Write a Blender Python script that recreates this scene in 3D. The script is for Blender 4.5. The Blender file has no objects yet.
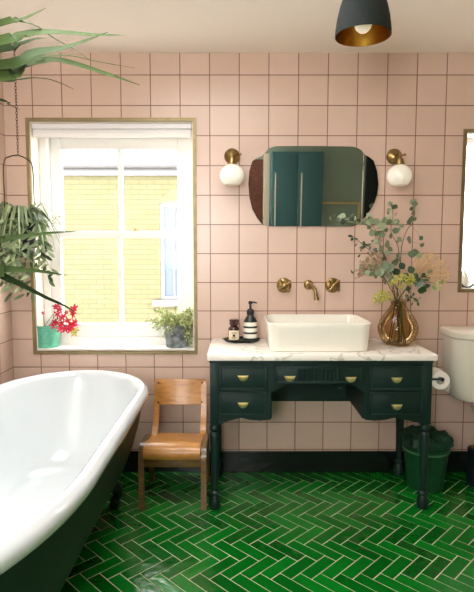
import bpy, bmesh, math, random
from mathutils import Vector, Matrix
random.seed(7)
C = bpy.context.scene.collection
PI = math.pi

# ------------------------------------------------------------------ camera
F, PITCH, CAMY, CAMZ = 520.0, math.radians(5.05), -2.897, 1.27
cam = bpy.data.cameras.new('camera'); camo = bpy.data.objects.new('camera', cam); C.objects.link(camo)
camo.location = (0, CAMY, CAMZ); camo.rotation_euler = (PI/2 - PITCH, 0, 0)
cam.sensor_fit = 'VERTICAL'; cam.sensor_height = 24.0; cam.lens = F*24.0/592.0
cam.clip_start = 0.02
bpy.context.scene.camera = camo

def at(px, py, y):
    """world point seen at photo pixel (px,py) on the plane Y=y"""
    w = (296.0-py)/F; c, s = math.cos(PITCH), math.sin(PITCH)
    d = Vector(((px-237.0)/F, c+w*s, -s+w*c))
    t = (y-CAMY)/d.y
    return Vector((0, CAMY, CAMZ)) + d*t

# ------------------------------------------------------------------ world, light, exposure
vs = bpy.context.scene.view_settings
vs.view_transform = 'Standard'; vs.look = 'None'; vs.gamma = 1.0; vs.use_curve_mapping = False
vs.exposure = -0.13
world = bpy.data.worlds.new('overcast_sky'); bpy.context.scene.world = world
world.use_nodes = True
bg = world.node_tree.nodes['Background']
bg.inputs[0].default_value = (0.97, 0.98, 1.0, 1); bg.inputs[1].default_value = 14.5

def area(name, loc, rot, sx, sy, power, col, portal=False, spread=PI):
    l = bpy.data.lights.new(name, 'AREA'); l.shape = 'RECTANGLE'; l.size = sx; l.size_y = sy
    l.energy = power; l.color = col; l.spread = spread
    o = bpy.data.objects.new(name, l); C.objects.link(o); o.location = loc; o.rotation_euler = rot
    if portal: l.cycles.is_portal = True
    return o
# added fill lamp behind the camera, tilted up to brighten the ceiling
area('added_front_fill', (-0.62, -3.86, 1.55), (math.radians(126), 0, 0), 0.85, 1.1, 30, (1.0, 0.96, 0.92))
# sky portal of the added, unseen roof window above and before the camera
area('sky_portal', (-0.25, -1.34, 2.50), (0, 0, 0), 0.94, 0.92, 1, (1, 1, 1), True)
# sky portals in the two window openings of the tiled wall
area('sky_portal', (-0.685, 0.30, 1.33), (math.radians(-90), 0, 0), 0.9, 1.25, 1, (1,1,1), True)
area('sky_portal', (1.49, 0.30, 1.48), (math.radians(-90), 0, 0), 0.5, 0.87, 1, (1,1,1), True)

# ------------------------------------------------------------------ helpers
def lin(r, g, b):
    f = lambda v: (v/255)/12.92 if v/255 <= 0.04045 else (((v/255)+0.055)/1.055)**2.4
    return (f(r), f(g), f(b), 1)

def mat(name, col, rough=0.5, metal=0.0, var=0.0, scale=20, bump=0.0, bscale=60, col2=None, coat=0.0, trans=0.0, ior=1.45, sub=0.0, emit=0.0, ecol=None):
    m = bpy.data.materials.new(name); m.use_nodes = True
    nt = m.node_tree; b = nt.nodes['Principled BSDF']
    b.inputs['Base Color'].default_value = col; b.inputs['Roughness'].default_value = rough
    b.inputs['Metallic'].default_value = metal; b.inputs['Coat Weight'].default_value = coat
    b.inputs['Transmission Weight'].default_value = trans; b.inputs['IOR'].default_value = ior
    if sub: b.inputs['Subsurface Weight'].default_value = sub; b.inputs['Subsurface Radius'].default_value = (.01, .01, .01)
    if emit: b.inputs['Emission Strength'].default_value = emit; b.inputs['Emission Color'].default_value = ecol or col
    tc = nt.nodes.new('ShaderNodeTexCoord')
    if var or col2:
        n = nt.nodes.new('ShaderNodeTexNoise'); n.inputs['Scale'].default_value = scale; n.inputs['Detail'].default_value = 4
        nt.links.new(tc.outputs['Object'], n.inputs['Vector'])
        r = nt.nodes.new('ShaderNodeValToRGB'); r.color_ramp.elements[0].position = 0.35; r.color_ramp.elements[1].position = 0.65
        c2 = col2 or tuple(min(1, c*(1-var)) for c in col[:3])+(1,)
        r.color_ramp.elements[0].color = c2; r.color_ramp.elements[1].color = col
        nt.links.new(n.outputs['Fac'], r.inputs['Fac']); nt.links.new(r.outputs['Color'], b.inputs['Base Color'])
    if bump:
        n2 = nt.nodes.new('ShaderNodeTexNoise'); n2.inputs['Scale'].default_value = bscale
        nt.links.new(tc.outputs['Object'], n2.inputs['Vector'])
        bp = nt.nodes.new('ShaderNodeBump'); bp.inputs['Strength'].default_value = bump; bp.inputs['Distance'].default_value = 0.01
        nt.links.new(n2.outputs['Fac'], bp.inputs['Height']); nt.links.new(bp.outputs['Normal'], b.inputs['Normal'])
    return m

def tile_mat(name, axis, c1, c2, grout, w=0.16, h=0.16, ox=0.012, oz=2.21, offset=0.0, mortar=0.0026, rough=0.28, bump=0.5):
    m = bpy.data.materials.new(name); m.use_nodes = True; nt = m.node_tree; b = nt.nodes['Principled BSDF']
    tc = nt.nodes.new('ShaderNodeTexCoord'); sp = nt.nodes.new('ShaderNodeSeparateXYZ'); cb = nt.nodes.new('ShaderNodeCombineXYZ')
    nt.links.new(tc.outputs['Object'], sp.inputs[0])
    ax = nt.nodes.new('ShaderNodeMath'); ax.operation = 'SUBTRACT'; ax.inputs[1].default_value = ox - 100*w
    az = nt.nodes.new('ShaderNodeMath'); az.operation = 'SUBTRACT'; az.inputs[1].default_value = oz - 100*h
    nt.links.new(sp.outputs[axis], ax.inputs[0]); nt.links.new(sp.outputs['Z'], az.inputs[0])
    nt.links.new(ax.outputs[0], cb.inputs[0]); nt.links.new(az.outputs[0], cb.inputs[1])
    br = nt.nodes.new('ShaderNodeTexBrick'); br.offset = offset; br.squash = 1.0
    br.inputs['Scale'].default_value = 1; br.inputs['Mortar Size'].default_value = mortar; br.inputs['Mortar Smooth'].default_value = 0.3
    br.inputs['Brick Width'].default_value = w; br.inputs['Row Height'].default_value = h
    br.inputs['Color1'].default_value = c1; br.inputs['Color2'].default_value = c2; br.inputs['Mortar'].default_value = grout
    nt.links.new(cb.outputs[0], br.inputs['Vector'])
    n = nt.nodes.new('ShaderNodeTexNoise'); n.inputs['Scale'].default_value = 9; n.inputs['Detail'].default_value = 3
    nt.links.new(tc.outputs['Object'], n.inputs['Vector'])
    mx = nt.nodes.new('ShaderNodeMix'); mx.data_type = 'RGBA'; mx.blend_type = 'MULTIPLY'; mx.inputs[0].default_value = 0.22
    nt.links.new(br.outputs['Color'], mx.inputs[6]); nt.links.new(n.outputs['Color'], mx.inputs[7])
    mr = nt.nodes.new('ShaderNodeMapRange'); mr.inputs[3].default_value = 0.75; mr.inputs[4].default_value = 1.2
    nt.links.new(n.outputs['Fac'], mr.inputs[0]); nt.links.new(mr.outputs[0], mx.inputs[7])
    nt.links.new(mx.outputs[2], b.inputs['Base Color'])
    b.inputs['Roughness'].default_value = rough
    mm = nt.nodes.new('ShaderNodeMath'); mm.operation = 'MULTIPLY_ADD'; mm.inputs[1].default_value = -1.0
    ns = nt.nodes.new('ShaderNodeMath'); ns.operation = 'MULTIPLY'; ns.inputs[1].default_value = 0.25
    nt.links.new(n.outputs['Fac'], ns.inputs[0]); nt.links.new(br.outputs['Fac'], mm.inputs[0]); nt.links.new(ns.outputs[0], mm.inputs[2])
    bp = nt.nodes.new('ShaderNodeBump'); bp.inputs['Strength'].default_value = bump; bp.inputs['Distance'].default_value = 0.003
    nt.links.new(mm.outputs[0], bp.inputs['Height']); nt.links.new(bp.outputs['Normal'], b.inputs['Normal'])
    return m

def island_mat(name, ca, cb_, rough, coat=0.0, bump=0.0, bscale=15, trans_leaf=False):
    """colour varies per loose piece (glazed tile, leaf)"""
    m = bpy.data.materials.new(name); m.use_nodes = True; nt = m.node_tree; b = nt.nodes['Principled BSDF']
    g = nt.nodes.new('ShaderNodeNewGeometry'); r = nt.nodes.new('ShaderNodeValToRGB')
    r.color_ramp.elements[0].color = ca; r.color_ramp.elements[1].color = cb_
    nt.links.new(g.outputs['Random Per Island'], r.inputs['Fac']); nt.links.new(r.outputs['Color'], b.inputs['Base Color'])
    b.inputs['Roughness'].default_value = rough; b.inputs['Coat Weight'].default_value = coat; b.inputs['Coat Roughness'].default_value = 0.1
    if bump:
        tc = nt.nodes.new('ShaderNodeTexCoord'); n = nt.nodes.new('ShaderNodeTexNoise'); n.inputs['Scale'].default_value = bscale
        nt.links.new(tc.outputs['Object'], n.inputs['Vector'])
        bp = nt.nodes.new('ShaderNodeBump'); bp.inputs['Strength'].default_value = bump; bp.inputs['Distance'].default_value = 0.01
        nt.links.new(n.outputs['Fac'], bp.inputs['Height']); nt.links.new(bp.outputs['Normal'], b.inputs['Normal'])
    return m

def wood_mat(name, c1, c2, rough=0.35):
    m = bpy.data.materials.new(name); m.use_nodes = True; nt = m.node_tree; b = nt.nodes['Principled BSDF']
    tc = nt.nodes.new('ShaderNodeTexCoord'); mp = nt.nodes.new('ShaderNodeMapping'); mp.inputs['Scale'].default_value = (6, 45, 30)
    n = nt.nodes.new('ShaderNodeTexNoise'); n.inputs['Scale'].default_value = 2.2; n.inputs['Detail'].default_value = 6; n.inputs['Distortion'].default_value = 0.6
    r = nt.nodes.new('ShaderNodeValToRGB'); r.color_ramp.elements[0].position = .3; r.color_ramp.elements[1].position = .7
    r.color_ramp.elements[0].color = c2; r.color_ramp.elements[1].color = c1
    nt.links.new(tc.outputs['Object'], mp.inputs[0]); nt.links.new(mp.outputs[0], n.inputs['Vector'])
    nt.links.new(n.outputs['Fac'], r.inputs['Fac']); nt.links.new(r.outputs['Color'], b.inputs['Base Color'])
    b.inputs['Roughness'].default_value = rough; b.inputs['Coat Weight'].default_value = 0.3; b.inputs['Coat Roughness'].default_value = 0.25
    return m

def marble_mat():
    m = bpy.data.materials.new('white_marble'); m.use_nodes = True; nt = m.node_tree; b = nt.nodes['Principled BSDF']
    tc = nt.nodes.new('ShaderNodeTexCoord'); n = nt.nodes.new('ShaderNodeTexNoise'); n.inputs['Scale'].default_value = 3.5
    n.inputs['Detail'].default_value = 8; n.inputs['Distortion'].default_value = 1.6
    r = nt.nodes.new('ShaderNodeValToRGB'); e = r.color_ramp.elements
    e[0].position = .475; e[0].color = lin(236, 230, 218); e[1].position = .525; e[1].color = lin(236, 230, 218)
    k = e.new(.50); k.color = lin(190, 184, 168)
    nt.links.new(tc.outputs['Object'], n.inputs['Vector']); nt.links.new(n.outputs['Fac'], r.inputs['Fac']); nt.links.new(r.outputs['Color'], b.inputs['Base Color'])
    b.inputs['Roughness'].default_value = 0.22
    return m

def glass_mat(name, col=(1, 1, 1, 1), rough=0.0, refl=.6):
    m = bpy.data.materials.new(name); m.use_nodes = True; nt = m.node_tree
    for n in list(nt.nodes):
        if n.type == 'BSDF_PRINCIPLED': nt.nodes.remove(n)
    out = [n for n in nt.nodes if n.type == 'OUTPUT_MATERIAL'][0]
    t = nt.nodes.new('ShaderNodeBsdfTransparent'); t.inputs[0].default_value = col
    g = nt.nodes.new('ShaderNodeBsdfGlossy'); g.inputs['Roughness'].default_value = rough
    lw = nt.nodes.new('ShaderNodeFresnel'); lw.inputs[0].default_value = 1.45
    mx = nt.nodes.new('ShaderNodeMixShader')
    hf = nt.nodes.new('ShaderNodeMath'); hf.operation = 'MULTIPLY'; hf.inputs[1].default_value = refl; nt.links.new(lw.outputs[0], hf.inputs[0])
    nt.links.new(hf.outputs[0], mx.inputs[0]); nt.links.new(t.outputs[0], mx.inputs[1]); nt.links.new(g.outputs[0], mx.inputs[2])
    nt.links.new(mx.outputs[0], out.inputs[0])
    return m

M = {}
M['pink_x'] = tile_mat('pink_wall_tiles', 'X', lin(214, 186, 168), lin(207, 178, 159), lin(118, 80, 58))
M['pink_y'] = tile_mat('pink_side_wall_tiles', 'Y', lin(214, 186, 168), lin(207, 178, 159), lin(118, 80, 58), ox=0.0)
M['ceiling'] = mat('warm_white_ceiling_paint', lin(253, 242, 232), 0.9, bump=0.15, bscale=8)
M['teal_wall'] = mat('dark_teal_wall_paint', lin(160, 184, 170), 0.7, var=.1, scale=3)
M['teal_dark'] = mat('deep_teal_cupboard_paint', lin(52, 100, 104), 0.5)
M['black_tile'] = tile_mat('near_black_skirting_tiles', 'X', lin(24, 30, 28), lin(18, 24, 22), lin(12, 14, 12), w=.2, h=.5, rough=.25)
M['black_tile_y'] = tile_mat('near_black_side_skirting_tiles', 'Y', lin(24, 30, 28), lin(18, 24, 22), lin(12, 14, 12), w=.2, h=.5, rough=.25)
M['floor_tile'] = island_mat('glazed_green_floor_tiles', lin(4, 82, 16), lin(9, 114, 28), 0.17, coat=0.0, bump=0.35, bscale=14)
M['grout'] = mat('pale_floor_grout', lin(196, 196, 160), 0.8, var=.25, scale=8)
M['brass'] = mat('aged_brass', lin(168, 142, 92), 0.32, 1.0, var=.3, scale=30)
M['cup_brass'] = mat('pale_brass', lin(226, 206, 148), 0.42, 0.8)
M['brass_trim'] = mat('brass_tile_trim', lin(150, 134, 98), 0.5, 0.9, var=.2, scale=20)
M['white_paint'] = mat('white_window_paint', lin(244, 242, 236), 0.45)
M['cream_paint'] = mat('cream_reveal_paint', lin(240, 228, 210), 0.6)
M['pane'] = glass_mat('clear_window_glass', refl=.15)
M['blind'] = mat('white_blind_fabric', lin(236, 234, 232), 0.8, bump=.1, bscale=200)
M['enamel'] = mat('white_enamel', lin(212, 218, 219), 0.12, coat=.5)
M['ceramic'] = mat('white_ceramic', lin(232, 228, 214), 0.18, coat=.3)
M['toilet_ceramic'] = mat('aged_white_ceramic', lin(214, 208, 190), 0.25, coat=.3)
M['tub_green'] = mat('dark_green_tub_paint', lin(5, 40, 24), 0.6, var=.15, scale=6)
M['iron'] = mat('dark_painted_iron', lin(20, 30, 34), 0.35, .3)
M['vanity'] = mat('deep_green_furniture_paint', lin(2, 36, 30), 0.5, var=.15, scale=8)
M['marble'] = marble_mat()
M['wood'] = wood_mat('varnished_plywood', lin(204, 144, 68), lin(166, 106, 44))
M['wood_dark'] = wood_mat('old_beech_frame', lin(120, 88, 40), lin(82, 56, 26))
M['opal'] = mat('opal_glass', lin(245, 240, 228), 0.2, sub=.3, emit=0.12, ecol=lin(255, 240, 215))
M['mirror'] = mat('silvered_mirror', (0.82, 0.86, 0.84, 1), 0.02, 1.0)
M['shade'] = mat('dark_green_shade_metal', lin(16, 24, 20), 0.85, 0, bump=.2, bscale=160)
M['gold'] = mat('gold_shade_lining', lin(196, 152, 64), 0.28, 1.0, var=.2, scale=14)
M['bulb'] = mat('frosted_bulb', lin(245, 240, 225), 0.3, emit=.35, ecol=lin(255, 238, 205))
M['teal_pot'] = mat('turquoise_glazed_pot', lin(104, 190, 158), 0.45, var=.25, scale=45, bump=.3, bscale=90)
M['grey_pot'] = mat('mottled_grey_pot', lin(150, 156, 154), 0.7, col2=lin(84, 92, 92), scale=30, bump=.5, bscale=40)
M['black_pot'] = mat('black_pot', lin(28, 28, 34), 0.5)
M['soil'] = mat('dark_soil', lin(50, 36, 26), 0.95, bump=.6, bscale=80)
M['wire'] = mat('dark_bronze_wire', lin(64, 48, 34), 0.4, .8)
M['strap'] = island_mat('strap_leaf_green', lin(28, 46, 20), lin(72, 90, 44), 0.6)
for k_ in ('strap',): M[k_].node_tree.nodes['Principled BSDF'].inputs['Specular IOR Level'].default_value = .12
M['trail'] = island_mat('variegated_trailing_leaf', lin(36, 64, 28), lin(168, 184, 138), 0.45)
M['fern'] = island_mat('yellow_green_small_leaf', lin(124, 146, 78), lin(226, 228, 166), 0.6)
M['euc'] = island_mat('eucalyptus_leaf', lin(72, 92, 62), lin(148, 162, 126), 0.55)
M['euc_dark'] = island_mat('dark_green_leaf', lin(28, 56, 34), lin(60, 90, 56), 0.4)
M['stem'] = mat('brown_twig', lin(96, 66, 42), 0.7, var=.3, scale=40)
M['gstem'] = mat('green_stem', lin(84, 104, 46), 0.6)
M['yellow'] = island_mat('yellow_blossom', lin(164, 170, 58), lin(220, 212, 110), 0.6)
M['dried'] = island_mat('dried_flower_straw', lin(200, 160, 114), lin(236, 208, 166), 0.8)
M['dried_b'] = island_mat('dried_seed_head', lin(150, 122, 92), lin(192, 166, 130), 0.8)
M['magenta'] = island_mat('red_pink_petal', lin(196, 20, 50), lin(232, 50, 100), 0.45)
M['amber'] = glass_mat('smoky_amber_glass', lin(222, 206, 172), 0.03)
M['brown_glass'] = mat('dark_brown_bottle_glass', lin(58, 22, 18), 0.12, coat=.5)
M['charcoal'] = mat('charcoal_plastic', lin(38, 40, 40), 0.35)
M['white_stripe'] = mat('white_label_stripe', lin(230, 224, 208), 0.5)
M['label'] = mat('cream_paper_label', lin(222, 206, 176), 0.7)
M['ink'] = mat('dark_label_ink', lin(60, 44, 34), 0.7)
M['tray'] = mat('black_stone_tray', lin(20, 22, 22), 0.3)
M['paper'] = mat('white_tissue_paper', lin(236, 232, 222), 0.9, bump=.2, bscale=120)
M['bin'] = mat('green_bin_enamel', lin(14, 74, 40), 0.5, var=.3, scale=18)
M['bin_rim'] = mat('pale_green_bin_band', lin(74, 130, 84), 0.5)
M['liner'] = mat('dark_green_rumpled_liner', lin(10, 56, 34), 0.6)
M['brick'] = tile_mat('pale_yellow_stock_brick', 'X', lin(84, 80, 50), lin(92, 87, 58), lin(72, 69, 50), w=.225, h=.075, ox=0, oz=0, offset=.5, mortar=.008, rough=.9)
M['gutter'] = mat('grey_gutter', lin(66, 64, 62), 0.5)
M['outwhite'] = mat('outside_white_paint', lin(92, 91, 90), 0.5)
M['outglass'] = mat('far_window_glass', lin(62, 72, 92), 0.3)
M['paving'] = mat('yard_paving', lin(150, 146, 138), 0.9, var=.2, scale=3)
M['brown_wood'] = wood_mat('red_brown_door', lin(120, 58, 30), lin(80, 36, 20))

def chain_loc(o):
    v = Vector((0, 0, 0))
    while o is not None: v += o.location; o = o.parent
    return v
def smooth_bm(bm, ang=35):
    a = math.radians(ang)
    for f in bm.faces: f.smooth = True
    for e in bm.edges:
        if len(e.link_faces) == 2 and e.calc_face_angle(0) > a: e.smooth = False
def obj(name, bm, m, parent=None, origin=None, smooth=True):
    """bm is in world coordinates; becomes one mesh object"""
    me = bpy.data.meshes.new(name)
    off = chain_loc(parent) if parent else Vector(origin or (0, 0, 0))
    bmesh.ops.translate(bm, verts=bm.verts, vec=-off)
    if smooth: bm.normal_update(); smooth_bm(bm)
    bm.to_mesh(me); bm.free()
    o = bpy.data.objects.new(name, me); C.objects.link(o)
    for mm in (m if isinstance(m, (list, tuple)) else [m]): me.materials.append(mm)
    if parent: o.parent = parent
    elif origin: o.location = origin
    return o
def thing(name, label, cat, loc, group=None, kind=None):
    o = bpy.data.objects.new(name, None); C.objects.link(o); o.location = loc; o.empty_display_size = .05
    if label: o['label'] = label
    if cat: o['category'] = cat
    if group: o['group'] = group
    if kind: o['kind'] = kind
    return o
def tag(o, label, cat, group=None):
    o['label'] = label; o['category'] = cat
    if group: o['group'] = group
    return o
def struct(name, bm, m, parent=None, smooth=False):
    o = obj(name, bm, m, parent, smooth=smooth)
    if not parent: o['kind'] = 'structure'
    return o
def NB(): return bmesh.new()
def box(bm, x0, x1, y0, y1, z0, z1, bevel=0.0, seg=2):
    r = bmesh.ops.create_cube(bm, size=1)
    for v in r['verts']: v.co = Vector(((x0+x1)/2+v.co.x*(x1-x0), (y0+y1)/2+v.co.y*(y1-y0), (z0+z1)/2+v.co.z*(z1-z0)))
    if bevel:
        es = list({e for v in r['verts'] for e in v.link_edges})
        bmesh.ops.bevel(bm, geom=es, offset=bevel, segments=seg, affect='EDGES', profile=0.5)
    return bm
def bx(*a, **k): return box(NB(), *a, **k)
def loft(bm, rings, cap0=True, cap1=True, closed=True):
    vr = [[bm.verts.new(p) for p in r] for r in rings]
    n = len(vr[0])
    for a, b in zip(vr, vr[1:]):
        for i in range(n if closed else n-1):
            j = (i+1) % n
            bm.faces.new((a[i], a[j], b[j], b[i]))
    if cap0: bm.faces.new(vr[0][::-1])
    if cap1: bm.faces.new(vr[-1])
    return bm
def lathe(bm, prof, c, seg=28, cap0=True, cap1=True, axis='Z', sx=1.0, sy=1.0):
    """prof: (radius, height) pairs from bottom to top"""
    c = Vector(c); rings = []
    for r, h in prof:
        r = max(r, 1e-4); ring = []
        for i in range(seg):
            a = 2*PI*i/seg; u, v = r*math.cos(a), r*math.sin(a)
            if axis == 'Z': p = Vector((u*sx, v*sy, h))
            elif axis == 'Y': p = Vector((u*sx, -h, v*sy))
            else: p = Vector((h, u*sx, v*sy))
            ring.append(c+p)
        rings.append(ring)
    return loft(bm, rings, cap0, cap1)
def spline(pts, n=8):
    pts = [Vector(p) for p in pts]
    if len(pts) < 3:
        return [pts[0].lerp(pts[-1], i/n) for i in range(n+1)]
    P = [2*pts[0]-pts[1]]+pts+[2*pts[-1]-pts[-2]]; out = []
    for i in range(1, len(P)-2):
        for k in range(n):
            t = k/n; a, b, c, d = P[i-1:i+3]
            out.append(0.5*((2*b)+(c-a)*t+(2*a-5*b+4*c-d)*t*t+(3*b-a-3*c+d)*t**3))
    out.append(pts[-1]); return out
def tube(bm, pts, r, seg=8, cap=True, closed=False):
    pts = [Vector(p) for p in pts]; n = len(pts)
    rr = r if callable(r) else (lambda t: r)
    up = None; rings = []
    for i, p in enumerate(pts):
        if closed: t = (pts[(i+1) % n]-pts[i-1]).normalized()
        else: t = (pts[min(i+1, n-1)]-pts[max(i-1, 0)]).normalized()
        if up is None:
            up = t.orthogonal().normalized()
        up = (up-t*up.dot(t)).normalized(); s = t.cross(up)
        q = rr(i/(n-1))
        rings.append([p+up*q*math.cos(2*PI*k/seg)+s*q*math.sin(2*PI*k/seg) for k in range(seg)])
    if closed: rings.append(rings[0]); return loft(bm, rings, False, False)
    return loft(bm, rings, cap, cap)
def sphere(bm, c, r, u=14, v=9, sz=1.0):
    c = Vector(c); q = bmesh.ops.create_uvsphere(bm, u_segments=u, v_segments=v, radius=r)
    for w in q['verts']: w.co = c+Vector((w.co.x, w.co.y, w.co.z*sz))
    return bm
def prism(bm, poly, y0, y1):
    """poly of (x,z), extruded along Y"""
    a = [(x, y0, z) for x, z in poly]; b = [(x, y1, z) for x, z in poly]
    return loft(bm, [a, b])
def blade(bm, pts, w, fold=.25, nrm=Vector((0, 0, 1)), n=7, thick=.0008):
    """a strap leaf along pts; tapered, V-folded, with thickness"""
    sp = spline(pts, n); N = len(sp); top = []; bot = []
    for i, p in enumerate(sp):
        t = (sp[min(i+1, N-1)]-sp[max(i-1, 0)]).normalized()
        s = t.cross(nrm)
        if s.length < .05: s = t.cross(Vector((0, 1, 0)))
        s.normalize(); u = s.cross(t).normalized()
        f = i/(N-1); q = w*.5*(.62+.38*math.sin(PI*min(1, f*1.6)))*(1-f**3.0)+w*.012
        top.append([p+s*q+u*q*fold, p, p-s*q+u*q*fold]); bot.append([v-u*thick for v in top[-1]])
    rings = [[a[0], a[1], a[2], b[2], b[1], b[0]] for a, b in zip(top, bot)]
    loft(bm, rings)
def disc_leaf(bm, p, d, nrm, L, W, cup=.15):
    """broad leaf with its base at p pointing along d"""
    d = Vector(d).normalized(); nrm = Vector(nrm); s = d.cross(nrm)
    if s.length < .05: s = d.orthogonal()
    s.normalize(); u = s.cross(d)
    prof = [(0, .04), (.15, .55), (.4, .98), (.65, .92), (.88, .5), (1, .04)]
    rings = []
    for t, q in prof:
        h = W*.5*q; b = p+d*L*t
        rings.append([b+s*h+u*h*cup, b, b-s*h+u*h*cup, b-s*h+u*(h*cup-.0007), b-u*.0007, b+s*h+u*(h*cup-.0007)])
    loft(bm, rings)
rnd = random.uniform
def rdir(): return Vector((rnd(-1, 1), rnd(-1, 1), rnd(-1, 1))).normalized()

# ------------------------------------------------------------------ the room
XL, XR, YF, ZC = -1.265, 1.90, -3.90, 2.325
W1 = (-1.148, -0.222, 0.685, 1.984)      # outer edge of the brass trim, big window
W2 = (1.232, 1.76, 1.035, 1.925)         # window by the toilet
T = .018
def wall_with_holes(bm, x0, x1, z0, z1, y0, y1, holes):
    xs = sorted({x0, x1, *[h[0] for h in holes], *[h[1] for h in holes]})
    for a, b in zip(xs, xs[1:]):
        zs = [(z0, z1)]
        for h in holes:
            if h[0] <= a+1e-6 and h[1] >= b-1e-6: zs = [(z0, h[2]), (h[3], z1)]
        for c, d in zs: box(bm, a, b, y0, y1, c, d)
    return bm
o1 = (W1[0]+T, W1[1]-T, W1[2]+T, W1[3]-T); o2 = (W2[0]+T, W2[1]-T, W2[2]+T, W2[3]-T)
struct('wall_back', wall_with_holes(NB(), XL-.15, XR+.15, -.05, ZC+.1, 0, .28, [o1, o2]), M['pink_x'])
struct('wall_left', bx(XL-.15, XL, YF-.15, 0, -.05, ZC+.1), M['pink_y'])
struct('wall_right', bx(XR, XR+.15, YF-.15, 0, -.05, ZC+.1), M['pink_y'])
W3 = (-1.08, -0.16, 0.95, 2.15)  # opening of the added window behind the camera
struct('wall_front', wall_with_holes(NB(), XL, XR, -.05, ZC+.1, YF-.15, YF, [W3]), M['teal_wall'])
bm = NB(); RW = (-.72, .22, -1.80, -.88)      # ceiling with an opening for the added roof window
box(bm, XL, XR, YF, RW[2], ZC, ZC+.14); box(bm, XL, XR, RW[3], 0, ZC, ZC+.14); box(bm, XL, RW[0], RW[2], RW[3], ZC, ZC+.14); box(bm, RW[1], XR, RW[2], RW[3], ZC, ZC+.14)
struct('ceiling', bm, M['ceiling'])
# floor: grout bed and glazed herringbone tiles in one mesh
bm = NB(); box(bm, XL, XR, YF, 0, -.05, -.0022)
for f in bm.faces: f.material_index = 0
w = .0560; ph = Vector((.843, -.591)); g = .0024
r2 = math.sqrt(.5)
base = Vector(((4+2)*r2*w, (2-4)*r2*w))
for k in range(-60, 60):
    for m_ in range(-25, 26):
        for (u0, u1, v0, v1) in ((0, 3, 0, 1), (3, 4, -2, 1)):
            du, dv = k+3*m_, k-3*m_
            cs = []
            for (u, v, a, b) in ((u0, v0, 1, 1), (u1, v0, -1, 1), (u1, v1, -1, -1), (u0, v1, 1, -1)):
                uu, vv = (u+du)*w+a*g, (v+dv)*w+b*g
                cs.append(Vector(((uu+vv)*r2, (vv-uu)*r2))-base+ph)
            cx = sum(c.x for c in cs)/4; cy = sum(c.y for c in cs)/4
            if not (XL-.05 < cx < XR+.05 and YF-.05 < cy < .05): continue
            cs = [Vector((min(max(c.x, XL), XR), min(max(c.y, YF), 0))) for c in cs]
            tx, ty = rnd(-.006, .006), rnd(-.006, .006)
            zt = [tx*(c.x-cx)+ty*(c.y-cy) for c in cs]
            ctr = Vector((cx, cy))
            lo = [bm.verts.new((c.x, c.y, -.003)) for c in cs]
            mi = [bm.verts.new((c.x, c.y, z-.0012)) for c, z in zip(cs, zt)]
            hi = [bm.verts.new((*(c+(ctr-c).normalized()*.0018), z)) for c, z in zip(cs, zt)]
            for A, B in ((lo, mi), (mi, hi)):
                for i in range(4):
                    q = bm.faces.new((A[i], A[(i+1) % 4], B[(i+1) % 4], B[i])); q.material_index = 1
            q = bm.faces.new(hi); q.material_index = 1
fl = struct('floor', bm, [M['grout'], M['floor_tile']])
for p in fl.data.polygons: p.use_smooth = False
struct('baseboard_back', bx(XL+.012, XR-.012, -.012, 0, 0, .122, bevel=.003), M['black_tile'])
struct('baseboard_left', bx(XL, XL+.012, YF, 0, 0, .122, bevel=.003), M['black_tile_y'])
struct('baseboard_right', bx(XR-.012, XR, YF, 0, 0, .122, bevel=.003), M['black_tile_y'])
def frame_bm(bm, x0, x1, z0, z1, y0, y1, tl, tr, tt, tb, bev=0):
    box(bm, x0, x0+tl, y0, y1, z0, z1, bevel=bev); box(bm, x1-tr, x1, y0, y1, z0, z1, bevel=bev)
    box(bm, x0+tl, x1-tr, y0, y1, z1-tt, z1, bevel=bev); box(bm, x0+tl, x1-tr, y0, y1, z0, z0+tb, bevel=bev)
    return bm
struct('trim_1', frame_bm(NB(), *W1, -.008, .004, T, T, T, T), M['brass_trim'])
struct('trim_2', frame_bm(NB(), *W2, -.008, .004, T, T, T, T), M['brass_trim'])

# sash window
win = thing('window_1', None, None, (-.685, .14, .703), kind='structure')
struct('reveal_lining', frame_bm(NB(), o1[0], o1[1], o1[2], o1[3], .004, .118, .006, .006, .006, .006), M['cream_paint'], win)
struct('window_sill', bx(o1[0]+.006, o1[1]-.006, -.004, .125, o1[2]+.006, o1[2]+.014, bevel=.002), M['white_paint'], win)
bm = NB(); frame_bm(bm, o1[0], o1[1], o1[2], o1[3], .118, .24, .048, .048, .05, .035)
box(bm, o1[0]+.048, o1[1]-.048, .118, .2, o1[2]+.035, .764)
struct('window_frame', bm, M['white_paint'], win)
gx0, gx1 = -.685-.338, -.685+.338; ix0, ix1 = o1[0]+.048, o1[1]-.048
s = struct('lower_sash', frame_bm(NB(), ix0, ix1, .764, 1.378, .13, .17, gx0-ix0, ix1-gx1, .036, .075, bev=.003), M['white_paint'], win)
struct('glazing_bar', bx(-.694, -.670, .134, .166, .839, 1.342), M['white_paint'], s)
struct('pane', bx(gx0-.005, gx1+.005, .149, .153, .834, 1.347), M['pane'], s)
s = struct('upper_sash', frame_bm(NB(), ix0, ix1, 1.345, o1[3]-.05, .175, .215, gx0-ix0, ix1-gx1, .066, .036, bev=.003), M['white_paint'], win)
struct('glazing_bar', bx(-.694, -.670, .179, .211, 1.381, o1[3]-.116), M['white_paint'], s)
struct('pane', bx(gx0-.005, gx1+.005, .193, .197, 1.376, o1[3]-.11), M['pane'], s)
bm = NB(); p = at(135, 231, .15); box(bm, p.x-.018, p.x+.018, .14, .165, 1.378, 1.386, bevel=.002); lathe(bm, [(.006, 0), (.006, .012)], (p.x, .152, 1.384), 12)
box(bm, p.x-.004, p.x+.022, .148, .156, 1.394, 1.399)
struct('sash_latch', bm, M['brass'], win)
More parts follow.
